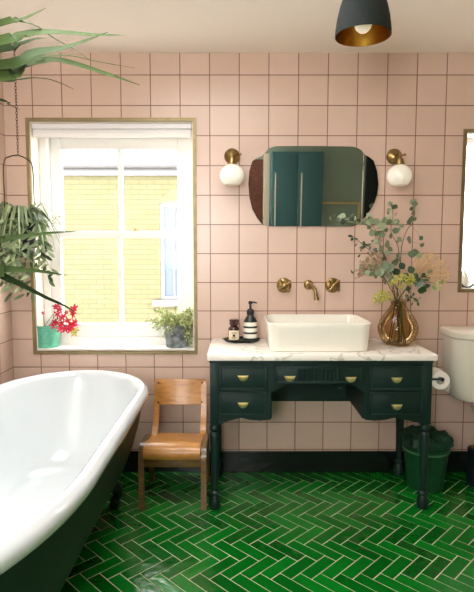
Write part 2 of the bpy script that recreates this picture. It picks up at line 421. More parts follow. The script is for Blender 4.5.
for px in (59, 183):
    p = at(px, 216.5, .118); struct('sash_stop', lathe(NB(), [(.006, 0), (.005, .010)], (p.x, .13, p.z), 10, axis='Y'), M['brass'], win, True)
# blind
bl = thing('roller_blind', 'white blind rolled up in the top of the sash window recess', 'blind', (-.685, .03, 1.93))
b0, b1 = o1[0]+.009, o1[1]-.009
obj('headrail', bx(b0, b1, .006, .07, 1.930, 1.958, bevel=.004), M['blind'], bl)
bm = NB(); lathe(bm, [(.024, 0), (.024, b1-b0-.01)], (b0+.005, .040, 1.912), 20, axis='X'); obj('rolled_fabric', bm, M['blind'], bl)
obj('bottom_bar', bx(b0+.004, b1-.004, .012, .022, 1.885, 1.905, bevel=.003), M['white_paint'], bl)
# right window
win2 = thing('window_2', None, None, (1.5, .14, 1.053), kind='structure')
struct('reveal_lining', frame_bm(NB(), *o2, .004, .118, .006, .006, .006, .006), M['white_paint'], win2)
struct('window_frame', frame_bm(NB(), *o2, .118, .2, .035, .035, .035, .035), M['white_paint'], win2)
struct('pane', bx(o2[0]+.03, o2[1]-.03, .15, .154, o2[2]+.03, o2[3]-.03), M['pane'], win2)
win3 = thing('added_window_front', None, None, (-.62, YF, .95), kind='structure')  # unseen window, added to go with the front fill lamp
struct('window_frame', frame_bm(NB(), *W3, YF-.12, YF-.05, .045, .045, .045, .045), M['white_paint'], win3)
struct('pane', bx(W3[0]+.04, W3[1]-.04, YF-.09, YF-.086, W3[2]+.04, W3[3]-.04), M['pane'], win3)

bm = NB()
for q_ in ((RW[0], RW[0]+.03, RW[2], RW[3]), (RW[1]-.03, RW[1], RW[2], RW[3]), (RW[0]+.03, RW[1]-.03, RW[2], RW[2]+.03), (RW[0]+.03, RW[1]-.03, RW[3]-.03, RW[3])): box(bm, *q_, ZC+.08, ZC+.16)
win4 = thing('added_roof_window', None, None, (-.25, -1.34, ZC+.1), kind='structure')  # unseen roof window, added and placed to give overhead daylight
struct('window_frame', bm, M['white_paint'], win4); struct('pane', bx(RW[0]+.025, RW[1]-.025, RW[2]+.025, RW[3]-.025, ZC+.12, ZC+.124), M['pane'], win4)

# ------------------------------------------------------------------ outside
HY = 5.0
hz0, hz1 = -3.0, at(100, 176, HY).z
house = thing('neighbouring_house', 'pale yellow brick house wall seen through the sash window', 'house', (-.9, HY, hz0))
n0 = at(159.5, 203, HY); n1 = at(188, 300, HY)
nh = (n0.x, n1.x, n1.z, n0.z)
obj('brick_wall', wall_with_holes(NB(), -5, 2.7, hz0, hz1, HY, HY+.3, [nh]), M['brick'], house, smooth=False)
fr = obj('window', frame_bm(NB(), *nh, HY+.02, HY+.09, .06, .06, .06, .06), M['outwhite'], house)
obj('glazing_bar', bx((nh[0]+nh[1])/2-.015, (nh[0]+nh[1])/2+.015, HY+.03, HY+.08, nh[2]+.06, nh[3]-.06), M['outwhite'], fr)
obj('pane', bx(nh[0]+.05, nh[1]-.05, HY+.05, HY+.06, nh[2]+.05, nh[3]-.05), M['outglass'], fr)
obj('window_sill', bx(nh[0]-.12, nh[1]+.12, HY-.08, HY+.1, nh[2]-.09, nh[2]), M['outwhite'], house)
obj('fascia', bx(-5, 2.7, HY-.06, HY, hz1, hz1+.09), M['outwhite'], house)
bm = NB(); tube(bm, [(-5, HY-.12, hz1+.13), (2.7, HY-.12, hz1+.13)], .045, 12); obj('gutter', bm, M['gutter'], house)
bm = NB(); tube(bm, [(-5, HY-.10, hz1+.36), (2.7, HY-.10, hz1+.36)], .02, 8); obj('cable_pipe', bm, M['gutter'], house)
bm = NB(); box(bm, -5, 2.7, HY-.05, HY+.3, hz1+.09, hz1+.2); obj('eaves_board', bm, M['outwhite'], house)
struct('ground', bx(-6, 7, .3, 9, -3.1, -3.0), M['paving'])

# ------------------------------------------------------------------ bathtub
TCX = -.80
def tubring(side, end_f, end_n, z, n=72):
    a, bf, bn = .385-side, .45-end_f, .72-end_n
    yf, yn = -.555, -1.355; out = []
    for i in range(n//2): 
        t = PI*i/(n//2)
        out.append(Vector((TCX+a*math.cos(t), yf+bf*math.sin(t), z)))
    for i in range(n//2):
        t = PI+PI*i/(n//2)
        out.append(Vector((TCX+a*math.cos(t), yn+bn*math.sin(t), z)))
    return out
tub = thing('bathtub', 'freestanding roll-top bathtub, white inside and dark green outside, on dark feet', 'bathtub', (TCX, -1.0, 0))
prof = [(.03, .555), (.012, .562), (.002, .578), (0, .597), (.006, .612), (.02, .622), (.036, .622), (.05, .612), (.058, .596), (.064, .56)]
rings = [tubring(i, i, i, z) for i, z in prof]
for i, e, z in [(.075, .09, .50), (.09, .12, .42), (.11, .155, .34), (.14, .20, .26), (.175, .245, .205), (.22, .30, .180), (.29, .38, .172)]:
    rings.append(tubring(i, e, e, z))
obj('basin', loft(NB(), rings, cap0=False), M['enamel'], tub)
rings = [tubring(i, e, e, z) for i, e, z in [(.026, .026, .560), (.034, .036, .52), (.05, .06, .44), (.075, .10, .35), (.11, .15, .26), (.15, .20, .18), (.19, .26, .13), (.24, .33, .105), (.33, .42, .10)]]
obj('outer_shell', loft(NB(), rings, cap0=False), M['tub_green'], tub)
for fx in (-1, 1):
    for fy, dy in ((-.45, 1), (-1.50, -1)):
        x = TCX+fx*.185; bm = NB()
        tube(bm, spline([(x-fx*.04, fy-dy*.03, .14), (x+fx*.015, fy, .12), (x+fx*.03, fy+dy*.01, .075), (x+fx*.008, fy+dy*.005, .04)], 6), lambda t: .034-.014*t, 12)
        sphere(bm, (x+fx*.010, fy+dy*.005, .024), .024, 16, 10)
        for k in (-1, 0, 1):
            tube(bm, spline([(x+fx*.02, fy+k*.012, .06), (x+fx*.036, fy+k*.018, .035), (x+fx*.030, fy+k*.018, .012)], 5), lambda t: .008-.003*t, 8)
        obj('claw_foot', bm, M['iron'], tub)

# ------------------------------------------------------------------ wooden school chair
ch = thing('school_chair', 'small varnished bentwood chair between the bathtub and the green washstand', 'chair', (-.31, -.31, 0))
def sheet(bm, prof, x0, x1, th, nx=8, dish=0.0, axis='x'):
    """a bent plywood sheet: profile of (y,z) points swept along X, with thickness; dish bows it backward"""
    P = spline([(0, y, z) for y, z in prof], 6); top = []
    rings = []
    for i, p in enumerate(P):
        t = (P[min(i+1, len(P)-1)]-P[max(i-1, 0)]).normalized(); nn = Vector((0, -t.z, t.y))
        up = []; lo = []
        for k in range(nx+1):
            u = k/nx; x = x0+(x1-x0)*u; d = dish*math.sin(PI*u)
            up.append(Vector((x, p.y, p.z))+nn*(th/2)-nn*d); lo.append(Vector((x, p.y, p.z))-nn*(th/2)-nn*d)
        rings.append(up+lo[::-1])
    return loft(bm, rings)
obj('seat', sheet(NB(), [(-.185, .284), (-.26, .290), (-.34, .305), (-.41, .320), (-.448, .308), (-.460, .284), (-.452, .262)], -.455, -.178, .012, dish=.004), M['wood'], ch)
bk = obj('backrest', sheet(NB(), [(-.125, .432), (-.108, .50), (-.095, .566)], -.447, -.172, .011, dish=-.012), M['wood'], ch)
for x in (-.428, -.191):
    for z in (.449, .549):
        y = -.142+(z-.432)*.24
        bm = NB(); sphere(bm, (x, y, z), .005, 8, 6); obj('rivet', bm, M['iron'], bk)
def bar(bm, pts, wx, wy, n=6):
    """flat bent bar in a YZ plane; pts (x,y,z)"""
    P = spline(pts, n); rings = []
    for i, p in enumerate(P):
        t = (P[min(i+1, len(P)-1)]-P[max(i-1, 0)]).normalized(); nn = Vector((0, -t.z, t.y)).normalized()
        a = Vector((wx/2, 0, 0)); b = nn*(wy/2)
        rings.append([p+a+b, p-a+b, p-a-b, p+a-b])
    return loft(bm, rings)
for x, sgn in ((-.438, -1), (-.181, 1)):
    bm = NB()
    bar(bm, [(x, -.100, .550), (x, -.122, .45), (x, -.150, .36), (x, -.190, .30), (x, -.25, .275)], .030, .014)
    obj('back_upright', bm, M['wood'], ch)
for x, sgn in ((-.468, -1), (-.163, 1)):
    bm = NB()
    bar(bm, [(x, -.44, 0), (x, -.44, .12), (x, -.438, .22), (x, -.425, .275), (x, -.385, .302), (x, -.30, .300), (x, -.215, .288), (x, -.175, .255), (x, -.165, .19), (x, -.150, .10), (x, -.135, 0)], .026, .024)
    obj('side_frame', bm, M['wood_dark'], ch)
obj('apron', bx(-.456, -.174, -.446, -.430, .215, .262, bevel=.002), M['wood_dark'], ch)
obj('rear_rail', bx(-.456, -.174, -.185, -.170, .22, .262, bevel=.002), M['wood_dark'], ch)

# ------------------------------------------------------------------ washstand
v = thing('washstand', 'deep green washstand desk with drawers and a white marble top', 'washstand', (.40, -.24, 0))
VX0, VX1, VY0, VY1 = -.130, .936, -.450, -.030
obj('marble_top', bx(-.142, .950, -.474, -.014, .747, .777, bevel=.004), M['marble'], v)
def arc_pts(x0, x1, z0, z1, h, n=8): return [(x0+(x1-x0)*i/n, z0+(z1-z0)*i/n+h*math.sin(PI*i/n)) for i in range(1, n)]
KX0, KX1 = .163, .619
poly = [(VX0+.042, .425), *[(VX0+.042+.02+.006*i, .432+.010*math.sin(i)) for i in range(3)], (-.02, .452), (.02, .462), (.06, .452), (.11, .447), (KX0, .452), (KX0, .585), (KX0+.03, .600), (KX0+.055, .622), (KX0+.09, .628), (KX1-.09, .628), (KX1-.055, .622), (KX1-.03, .600), (KX1, .585), (KX1, .452), (KX1+.05, .447), (KX1+.10, .452), (KX1+.14, .462), (KX1+.19, .452), (VX1-.062, .438), (VX1-.042, .425), (VX1-.042, .747), (VX0+.042, .747)]
bm = NB(); prism(bm, poly, VY0+.006, VY0+.022); obj('front_panel', bm, M['vanity'], v)
obj('side_panel', bx(VX0+.004, VX0+.018, VY0+.03, VY1-.03, .44, .747), M['vanity'], v)
obj('side_panel', bx(VX1-.018, VX1-.004, VY0+.03, VY1-.03, .44, .747), M['vanity'], v)
for x in (KX0, KX1):
    obj('inner_side_panel', bx(x-.007, x+.007, VY0+.023, VY1-.014, .452, .745), M['vanity'], v)
obj('back_panel', bx(VX0+.03, VX1-.03, VY1-.012, VY1, .425, .745), M['vanity'], v)
obj('pedestal_base', bx(VX0+.02, KX0-.008, VY0+.03, VY1-.02, .455, .465), M['vanity'], v)
obj('pedestal_base', bx(KX1+.008, VX1-.02, VY0+.03, VY1-.02, .455, .465), M['vanity'], v)
obj('cornice', bx(VX0-.003, VX1+.003, VY0-.004, VY0+.03, .733, .747, bevel=.003), M['vanity'], v)
def leg(x, y):
    bm = NB(); box(bm, x-.021, x+.021, y-.021, y+.021, .43, .747, bevel=.002)
    lathe(bm, [(.010, 0), (.021, .004), (.024, .02), (.022, .05), (.016, .066), (.015, .07), (.021, .078), (.021, .086), (.015, .094), (.0155, .15), (.018, .28), (.021, .36), (.019, .385), (.014, .392), (.021, .402), (.021, .415), (.017, .425), (.019, .43)], (x, y, 0), 20, sx=1.18, sy=1.18)
    obj('leg', bm, M['vanity'], v)
for x in (VX0+.021, VX1-.021):
    for y in (VY0+.021, VY1-.021): leg(x, y)
def cup(parent, px, py):
    p = at(px, py, VY0-.012); bm = NB(); n = 14
    top = p.z+.012
    # half-dome pull: flat top edge, rounded belly
    rings = []
    for j in range(6):
        q = (j/5)*PI/2; r = .024*math.cos(q)+.0005; dy = -.018*math.sin(q)
        rings.append([Vector((p.x+r*math.cos(PI+PI*i/n), VY0-.0065+dy, top+r*1.0*math.sin(PI+PI*i/n))) for i in range(n+1)])
    loft(bm, rings, cap0=True, cap1=True, closed=True)
    box(bm, p.x-.026, p.x+.026, VY0-.010, VY0-.005, top-.001, top+.003)
    obj('cup_handle', bm, M['cup_brass'], parent)
def drawer(x0, x1, z0, z1, handles, fluted=False):
    bm = NB(); box(bm, x0, x1, VY0-.004, VY0+.0055, z0, z1, bevel=.002)
    frame_bm(bm, x0, x1, z0, z1, VY0-.010, VY0-.004, .012, .012, .010, .010, bev=.002)
    if fluted:
        n = 11; m0, m1 = x0+.11, x1-.11
        for i in range(n):
            xx = m0+(m1-m0)*(i+.5)/n
            tube(bm, [(xx, VY0-.004, z0+.010), (xx, VY0-.004, z1-.010)], .0075, 10)
    d = obj('drawer', bm, M['vanity'], v)
    for h in handles: cup(d, *h)
drawer(-.086, .146, .602, .716, [(243, 379)])
drawer(-.086, .146, .476, .592, [(243, 406)])
drawer(.636, .892, .602, .716, [(397, 381)])
drawer(.636, .892, .476, .592, [(397, 408)])
drawer(.180, .602, .636, .716, [(290, 379.5), (351, 380.5)], True)

# ------------------------------------------------------------------ basin
sk = thing('vessel_basin', 'white rectangular countertop basin on the marble washstand top', 'basin', (.395, -.245, .777))
def rrect(x0, x1, y0, y1, r, z, n=6):
    out = []
    for (cx, cy, a0) in ((x1-r, y1-r, 0), (x0+r, y1-r, PI/2), (x0+r, y0+r, PI), (x1-r, y0+r, 3*PI/2)):
        for i in range(n+1):
            a = a0+PI/2*i/n; out.append(Vector((cx+r*math.cos(a), cy+r*math.sin(a), z)))
    return out
sx0, sx1, sy0, sy1 = .146, .657, -.424, -.062; zb = .777
R = []
for ins, z in [(.020, zb), (.014, zb+.004), (.012, zb+.02), (.004, zb+.11), (.0, zb+.137), (.002, zb+.141), (.006, zb+.142), (.010, zb+.140), (.012, zb+.13), (.022, zb+.05), (.04, zb+.03), (.07, zb+.025)]:
    R.append(rrect(sx0+ins, sx1-ins, sy0+ins, sy1-ins, max(.03, .055-ins*.5), z))
obj('bowl', loft(NB(), R), M['ceramic'], sk)
bm = NB(); lathe(bm, [(.022, 0), (.02, .004)], (.395, -.24, zb+.026), 20); obj('drain', bm, M['brass'], sk)

# wall taps and spout
def tap(px, py, rot, lab):
    p = at(px, py, -.03); c = Vector((p.x, 0, p.z))
    t = thing('wall_tap', lab, 'tap', c, group='cross-head wall taps')
    bm = NB(); lathe(bm, [(.041, 0), (.042, .004), (.036, .009), (.022, .013), (.016, .03)], c, 28, axis='Y'); obj('rose', bm, M['brass'], t)
    bm = NB()
    for k in range(2):
        a = rot+k*PI/2; d = Vector((math.cos(a), 0, math.sin(a)))*.036
        q = c+Vector((0, -.045, 0)); tube(bm, [q-d, q-d*.5, q, q+d*.5, q+d], lambda t: .0050+.0022*abs(2*t-1), 10)
        sphere(bm, q-d, .0085, 10, 7); sphere(bm, q+d, .0085, 10, 7)
    lathe(bm, [(.012, .030), (.013, .045), (.012, .052), (.006, .055)], c, 16, axis='Y')
    obj('cross_handle', bm, M['brass'], t)
tap(284.4, 285.5, math.radians(38), 'brass cross-head wall tap left of the spout')
tap(333.5, 285.5, math.radians(48), 'brass cross-head wall tap right of the spout')
p = at(309, 285, -.02); c = Vector((p.x, 0, p.z)); t = thing('wall_spout', 'curved brass wall spout above the basin between two taps', 'spout', c)
bm = NB(); lathe(bm, [(.026, 0), (.027, .004), (.022, .009), (.014, .014)], c, 24, axis='Y'); obj('rose', bm, M['brass'], t)
bm = NB(); tube(bm, spline([c+Vector(q) for q in ((0, 0, 0), (0, -.05, .004), (.004, -.10, .0), (.016, -.14, -.02), (.021, -.155, -.062))], 8), lambda t: .0095+.002*(1-t), 14)
tube(bm, [c+Vector((.021, -.155, -.056)), c+Vector((.022, -.155, -.072))], .0125, 14); obj('spout_pipe', bm, M['brass'], t)

# ------------------------------------------------------------------ tray, bottles
tz = .777
p = at(241, 339, -.09); tc_ = Vector((.025, -.105, tz))
bm = NB(); hexa = lambda sx, sy, z: [tc_+Vector((sx*math.cos(PI*k/3), sy*math.sin(PI*k/3), z)) for k in range(6)]
loft(bm, [hexa(.085, .060, 0), hexa(.107, .082, .016), hexa(.102, .077, .016), hexa(.088, .063, .007)])
tag(obj('hexagonal_tray', bm, M['tray'], origin=tc_, smooth=False), 'black hexagonal tray holding two bottles on the marble top', 'tray')
bz = tz+.007
c = Vector((at(234, 339, -.12).x, -.122, bz)); t = thing('scent_bottle', 'short dark brown bottle with cream label on the black tray', 'bottle', c)
bm = NB(); lathe(bm, [(.028, 0), (.031, .003), (.031, .066), (.027, .074), (.018, .079), (.018, .086)], c, 28); b = obj('bottle_body', bm, M['brown_glass'], t)
bm = NB(); lathe(bm, [(.021, .084), (.024, .087), (.026, .112), (.022, .116)], c, 28); obj('cap', bm, M['brown_glass'], t)
def wrap(c, r, z0, z1, a0, a1, n=16, th=.0006):
    bm = NB(); A = [a0+(a1-a0)*i/n for i in range(n+1)]
    f = lambda rr, z: [c+Vector((rr*math.sin(a), -rr*math.cos(a), z)) for a in A]
    o0, o1_, i1, i0 = f(r+th, z0), f(r+th, z1), f(r, z1), f(r, z0)
    return loft(bm, [[a, b_, c_, d] for a, b_, c_, d in zip(o0, o1_, i1, i0)])
lb = obj('label', wrap(c, .0312, .008, .058, -1.05, 1.05), M['label'], t)
bm = NB(); 
for k, (zz, hw) in enumerate(((.048, .35), (.042, .5), (.020, .45), (.014, .3))):
    q = wrap(c, .0319, zz, zz+.0022, -hw, hw, 6, .0003); me = bpy.data.meshes.new('t'); q.to_mesh(me); bm.from_mesh(me); q.free(); bpy.data.meshes.remove(me)
q = wrap(c, .0319, .025, .038, -.22, .22, 6, .0003); me = bpy.data.meshes.new('t'); q.to_mesh(me); bm.from_mesh(me); q.free()
obj('printed_lines', bm, M['ink'], lb)
c = Vector((at(250, 339, -.1).x+.002, -.092, bz)); t = thing('pump_bottle', 'tall charcoal pump bottle with white stripes on the black tray', 'bottle', c)
bm = NB(); lathe(bm, [(.034, 0), (.038, .004), (.038, .094), (.036, .104), (.027, .119), (.018, .131), (.015, .14)], c, 28); obj('bottle_body', bm, M['charcoal'], t)
for z0, z1 in ((.012, .034), (.045, .066), (.077, .098)):
    obj('stripe', wrap(c, .0382, z0, z1, -PI, PI-.001, 28), M['white_stripe'], t)
bm = NB(); lathe(bm, [(.018, .136), (.020, .14), (.020, .158), (.016, .165), (.007, .170), (.006, .192), (.011, .196), (.011, .208), (.006, .211)], c, 20)
tube(bm, spline([c+Vector(q) for q in ((0, 0, .203), (.02, -.003, .204), (.036, -.006, .200))], 5), lambda t: .0055-.002*t, 10); obj('pump', bm, M['charcoal'], t)

# ------------------------------------------------------------------ vase with stems
VC = Vector((at(397, 345, -.21).x, -.215, .777))
t = thing('glass_vase', 'smoky amber glass vase of branches at the right end of the marble top', 'vase', VC)
pr = [(.045, .0), (.060, .004), (.085, .028), (.101, .068), (.103, .095), (.092, .130), (.066, .170), (.046, .195), (.038, .212), (.037, .222), (.043, .234)]
inn = [(.039, .233)]
bm = NB(); lathe(bm, pr+inn, VC, 40, True, False); obj('glass_body', bm, M['amber'], t)
mouth = VC+Vector((0, 0, .235)); 
def branch(name, label, cat, pts, leafs, lm, dy=0.0, group=None, r=.0022, size=(.026, .022), stemm='stem', y=-.215, n_auto=0, foot=None):
    """pts: photo pixels with Y offset (px,py,dy). leaves: explicit (px,py,size) plus n_auto along stem"""
    P = [at(a, b, y+c_) for a, b, c_ in pts]
    ft = foot or Vector((VC.x+rnd(-.045, .045), VC.y+rnd(-.04, .04), VC.z+.012))
    m0 = mouth+Vector((rnd(-.018, .018), rnd(-.018, .018), -.01))
    path = spline([ft, m0]+P, 6)
    root = thing(name, label, cat, ft, group)
    bm = NB(); tube(bm, path, lambda t_: r*(1.15-.75*t_), 6); obj('stem', bm, M[stemm], root)
    bm = NB()
    for (a, b, s) in leafs:
        q = at(a, b, y+dy+rnd(-.03, .03))
        k = min(path, key=lambda z: (z-q).length); d = (q-k)
        if d.length < .003: d = rdir()*.01
        dn = d.normalized(); L = size[0]*s
        nn = Vector((rnd(-.5, .5), -1, rnd(-.4, .6)))
        disc_leaf(bm, q-dn*L*.5, dn, nn, L, size[1]*s)
        if d.length > L*.5: tube(bm, [k, k.lerp(q-dn*L*.5, .5)+Vector((0, 0, .002)), q-dn*L*.45], .0007, 4)
    seg = [z for z in path[14:]]
    for i in range(n_auto):
        k = random.choice(seg); d = Vector((rnd(-1, 1), rnd(-.8, .5), rnd(-.6, 1))).normalized(); L = size[0]*rnd(.6, 1.0)
        disc_leaf(bm, k+d*.006, d, Vector((rnd(-.6, .6), -1, rnd(-.5, .7))), L, size[1]*L/size[0])
        tube(bm, [k, k+d*.008], .0007, 4)
    return root, bm
EG = 'eucalyptus branches in the glass vase'
def euc(label, pts, leafs, n_auto=6, y=-.215, lm='euc', size=(.040, .036)):
    r_, bm = branch('eucalyptus_branch', label, 'branch', pts, leafs, lm, group=EG, y=y, n_auto=n_auto*3, size=size)
    obj('leaves', bm, M[lm], r_)
euc('tallest upright eucalyptus branch in the vase, tip below the right wall light',
    [(400, 272, 0), (398, 247, .01), (391, 232, .02), (393, 217, .02), (391, 203, .02)],
    [(391, 203, .6), (388, 213, .6), (396, 214, .5), (390, 222, .6), (396, 222, .6), (402, 226, .6), (386, 230, .7), (399, 229, .5)], 4)
euc('eucalyptus branch rising to the right of the tallest one with a thin twig tip',
    [(400, 268, 0), (402, 245, -.01), (407, 230, -.01), (413, 222, 0), (415, 208, .01), (416, 199, .01)],
    [(413, 213, .8), (415, 219, .6), (414, 207, .6), (409, 240, 1.2), (421, 238, .7), (422, 245, .7), (412, 254, 1.1), (419, 255, 1.1), (415, 252, .9), (416, 200, .3)], 3)
euc('eucalyptus branch leaning left with broad leaf clusters above the dried flowers',
    [(393, 285, 0), (387, 262, -.02), (381, 247, -.03), (376, 232, -.03), (371, 224, -.03)],
    [(372, 226, 1.3), (377, 222, 1.2), (382, 226, 1.2), (378, 232, 1.4), (372, 233, 1.0), (384, 220, .9), (380, 238, 1.3), (387, 244, 1.2), (374, 241, 1.0), (390, 249, .9), (383, 251, 1.0), (367, 220, .8), (369, 215, .8)], 4)
euc('eucalyptus branch reaching far left across the lower edge of the mirror',
    [(390, 270, .01), (379, 245, .03), (372, 230, .04), (360, 222, .05), (346, 218, .05)],
    [(346, 218, .7), (350, 222, .9), (355, 219, .9), (359, 224, 1.0), (364, 219, .9), (367, 224, .8), (352, 216, .6), (370, 219, .8)], 2)
euc('low eucalyptus branch drooping left beside the brownish seed head',
    [(390, 288, 0), (382, 275, -.02), (372, 270, -.03), (361, 270, -.03), (351, 273, -.03)],
    [(352, 272, .7), (356, 270, .7), (360, 274, .7), (366, 270, .8), (380, 272, 1.2), (385, 266, 1.3), (390, 268, 1.3), (376, 276, .8), (389, 276, .8), (384, 279, .8), (395, 263, .9)], 4)
euc('short dark eucalyptus branch leaning right with large round leaves',
    [(404, 292, 0), (411, 281, -.02), (419, 277, -.03), (425, 281, -.03)],
    [(420, 275, 1.2), (425, 280, 1.4), (419, 283, 1.3), (422, 290, 1.3), (427, 286, 1.0), (411, 270, 1.1), (402, 266, 1.0), (406, 276, .9), (396, 272, 1.2), (430, 272, .8)], 4, lm='euc_dark')
euc('thin twig with small dark leaves pointing left of the broad clusters',
    [(388, 275, 0), (378, 257, .02), (368, 249, .02), (360, 242, .02), (353, 236, .02)],
    [(353, 236, .5), (357, 239, .4), (356, 245, .5), (361, 250, .6), (359, 256, .6), (370, 248, .6), (372, 254, .9), (376, 252, .9), (368, 253, .6), (362, 243, .4)], 4, lm='euc_dark', size=(.032, .018))
euc('small sprig with dark leaves low beside the right side of the vase neck',
    [(404, 300, -.02), (410, 297, -.04), (416, 299, -.05)],
    [(411, 297, .9), (415, 300, .9), (418, 304, .9), (412, 304, .8), (420, 298, .7), (415, 294, .7), (409, 292, .7)], 2, lm='euc_dark', size=(.034, .017))
def blossoms(label, pts, spots):
    r_, bm = branch('flower_sprig', label, 'flower', pts, [(a+3, b+2, .8) for a, b in spots[::3]], 'gstem', group='yellow flower sprigs in the vase', size=(.022, .009), stemm='gstem', y=-.24)
    obj('leaves', bm, M['euc_dark'], r_)
    bm = NB()
    for a, b in spots:
        for _ in range(8):
            q = at(a+rnd(-3, 3), b+rnd(-3, 3), -.25+rnd(-.02, .02))
            for k in range(4):
                d = rdir(); disc_leaf(bm, q, d, rdir(), .011, .009)
    obj('blossom', bm, M['yellow'], r_)
blossoms('yellow blossom sprig in the middle of the vase arrangement', [(400, 292, 0), (401, 283, -.01), (403, 279, -.01)], [(398, 279), (404, 277), (409, 282), (413, 281), (400, 285), (394, 282), (411, 276)])
blossoms('yellow blossom sprig drooping at the left of the vase neck', [(393, 300, -.01), (386, 297, -.02), (380, 297, -.02)], [(378, 297), (382, 293), (386, 298), (376, 301), (389, 295), (381, 300)])
def fan(name, label, base_px, heads, mm, m_, spread=3, y=-.22):
    ft = Vector((VC.x+rnd(-.03, .03), VC.y+rnd(-.03, .03), VC.z+.012)); b = at(*base_px, y)
    root = thing(name, label, 'dried flower', ft, group='dried flower heads in the vase')
    bm = NB(); pp = spline([ft, mouth+Vector((.004, -.01, 0)), b], 8); tube(bm, pp, .0018, 6); obj('stem', bm, M['gstem'], root)
    bm = NB()
    for (a, c_) in heads:
        for _ in range(spread):
            q = at(a+rnd(-3, 3), c_+rnd(-2.5, 2.5), y+rnd(-.045, .045)); mid = b.lerp(q, .55)+Vector((0, 0, .014))+rdir()*.004
            tube(bm, spline([b, mid, q], 4), .0008, 4)
            d = (q-mid).normalized()
            for k in range(3): disc_leaf(bm, q, (d+rdir()*.9).normalized(), rdir(), .013, .006)
    obj('flower_head', bm, M[m_], root)
fan('dried_flower', 'cream fan-shaped dried flower head at the right of the vase arrangement', (412, 282), [(424, 258), (429, 256), (434, 257), (438, 260), (442, 264), (445, 270), (445, 277), (442, 283), (437, 274), (440, 270), (433, 266), (427, 263), (418, 262), (447, 274), (436, 281)], 'gstem', 'dried', 11)
fan('dried_flower', 'brownish fan-shaped seed head at the left of the vase arrangement', (388, 276), [(364, 264), (368, 260), (373, 257), (378, 256), (362, 270), (367, 266), (374, 262), (381, 259), (371, 267), (360, 275)], 'gstem', 'dried_b', 9)
bm = NB(); r_ = thing('leafy_sprig', 'bright lime green leaf sprig under the cream dried flower', 'leaf', VC+Vector((.02, 0, .02)))
q = [VC+Vector((.02, 0, .02)), mouth, at(420, 280, -.24), at(436, 284, -.25)]; tube(bm, spline(q, 6), .0012, 6); obj('stem', bm, M['gstem'], r_)
bm = NB()
for (a, b) in ((437, 283), (441, 286), (438, 289), (434, 288), (443, 281)):
    disc_leaf(bm, at(a-2, b-2, -.25), Vector((rnd(-.5, 1), -.3, -rnd(0, 1))), Vector((0, -1, .3)), .028, .018)
obj('leaves', bm, M['fern'], r_)

# ------------------------------------------------------------------ mirror
my = -.03
outl = [(271.4, 148), (276, 146.8), (314, 146.5), (352, 147.2), (357, 148.5), (361, 151), (363.5, 154.5), (368, 157), (373, 161), (376.5, 171), (378, 184), (377, 194), (374.5, 202), (371, 209), (365.5, 217), (361, 222), (355, 225.3), (349, 226), (310, 226), (275, 226), (267, 225.5), (262, 223.5), (257.5, 218), (252.5, 209), (249.6, 197), (248.6, 184), (249.6, 171), (252.5, 161.5), (257, 158.5), (262, 156.5), (265.5, 153), (268, 149.8)]
P = [at(a, b, -.02) for a, b in outl]
cx = sum(q.x for q in P)/len(P); cz = sum(q.z for q in P)/len(P)
mr = thing('wall_mirror', 'wide frameless mirror with curved sides on the pink tiled wall', 'mirror', (cx, -.005, cz))
def moutl(s_, y, dd=0.0):
    out = []
    for q in P:
        v_ = Vector((q.x-cx, 0, q.z-cz)); L = v_.length
        vx, vz = v_.x-math.copysign(min(dd, abs(v_.x)), v_.x), v_.z-math.copysign(min(dd, abs(v_.z)), v_.z)
        out.append(Vector((cx+vx*s_, y, cz+vz*s_)))
    return out
bm = NB(); tl = math.tan(math.radians(3.2)); zmid = cz
lean = lambda ring: [Vector((q.x, q.y-(q.z-(cz-.21))*tl, q.z)) for q in ring]
loft(bm, [lean(moutl(1, -.0105)), lean(moutl(1, -.0120))])
m_o = obj('mirror_glass', bm, M['mirror'], mr, smooth=False)
loft_bm = NB(); loft(loft_bm, [lean(moutl(1.004, -.004)), lean(moutl(1.004, -.0095))]); obj('backing_board', loft_bm, M['iron'], mr, smooth=False)
for px in (263.5, 362.5):   # bevelled cut lines of the side wings
    x = at(px, 187, -.02).x; bm = NB()
    a, b = (.148, -.195) if True else (0, 0)
    za, zb2 = at(px, 156 if px < 300 else 154, -.02).z, at(px, 222, -.02).z
    yy = lambda z: -.0122-(z-(cz-.21))*tl
    loft(bm, [[Vector((x-.0022, yy(z), z)), Vector((x, yy(z)-.0012, z)), Vector((x+.0022, yy(z), z))] for z in (zb2, za)])
    obj('cut_line', bm, M['mirror'], mr, smooth=False)

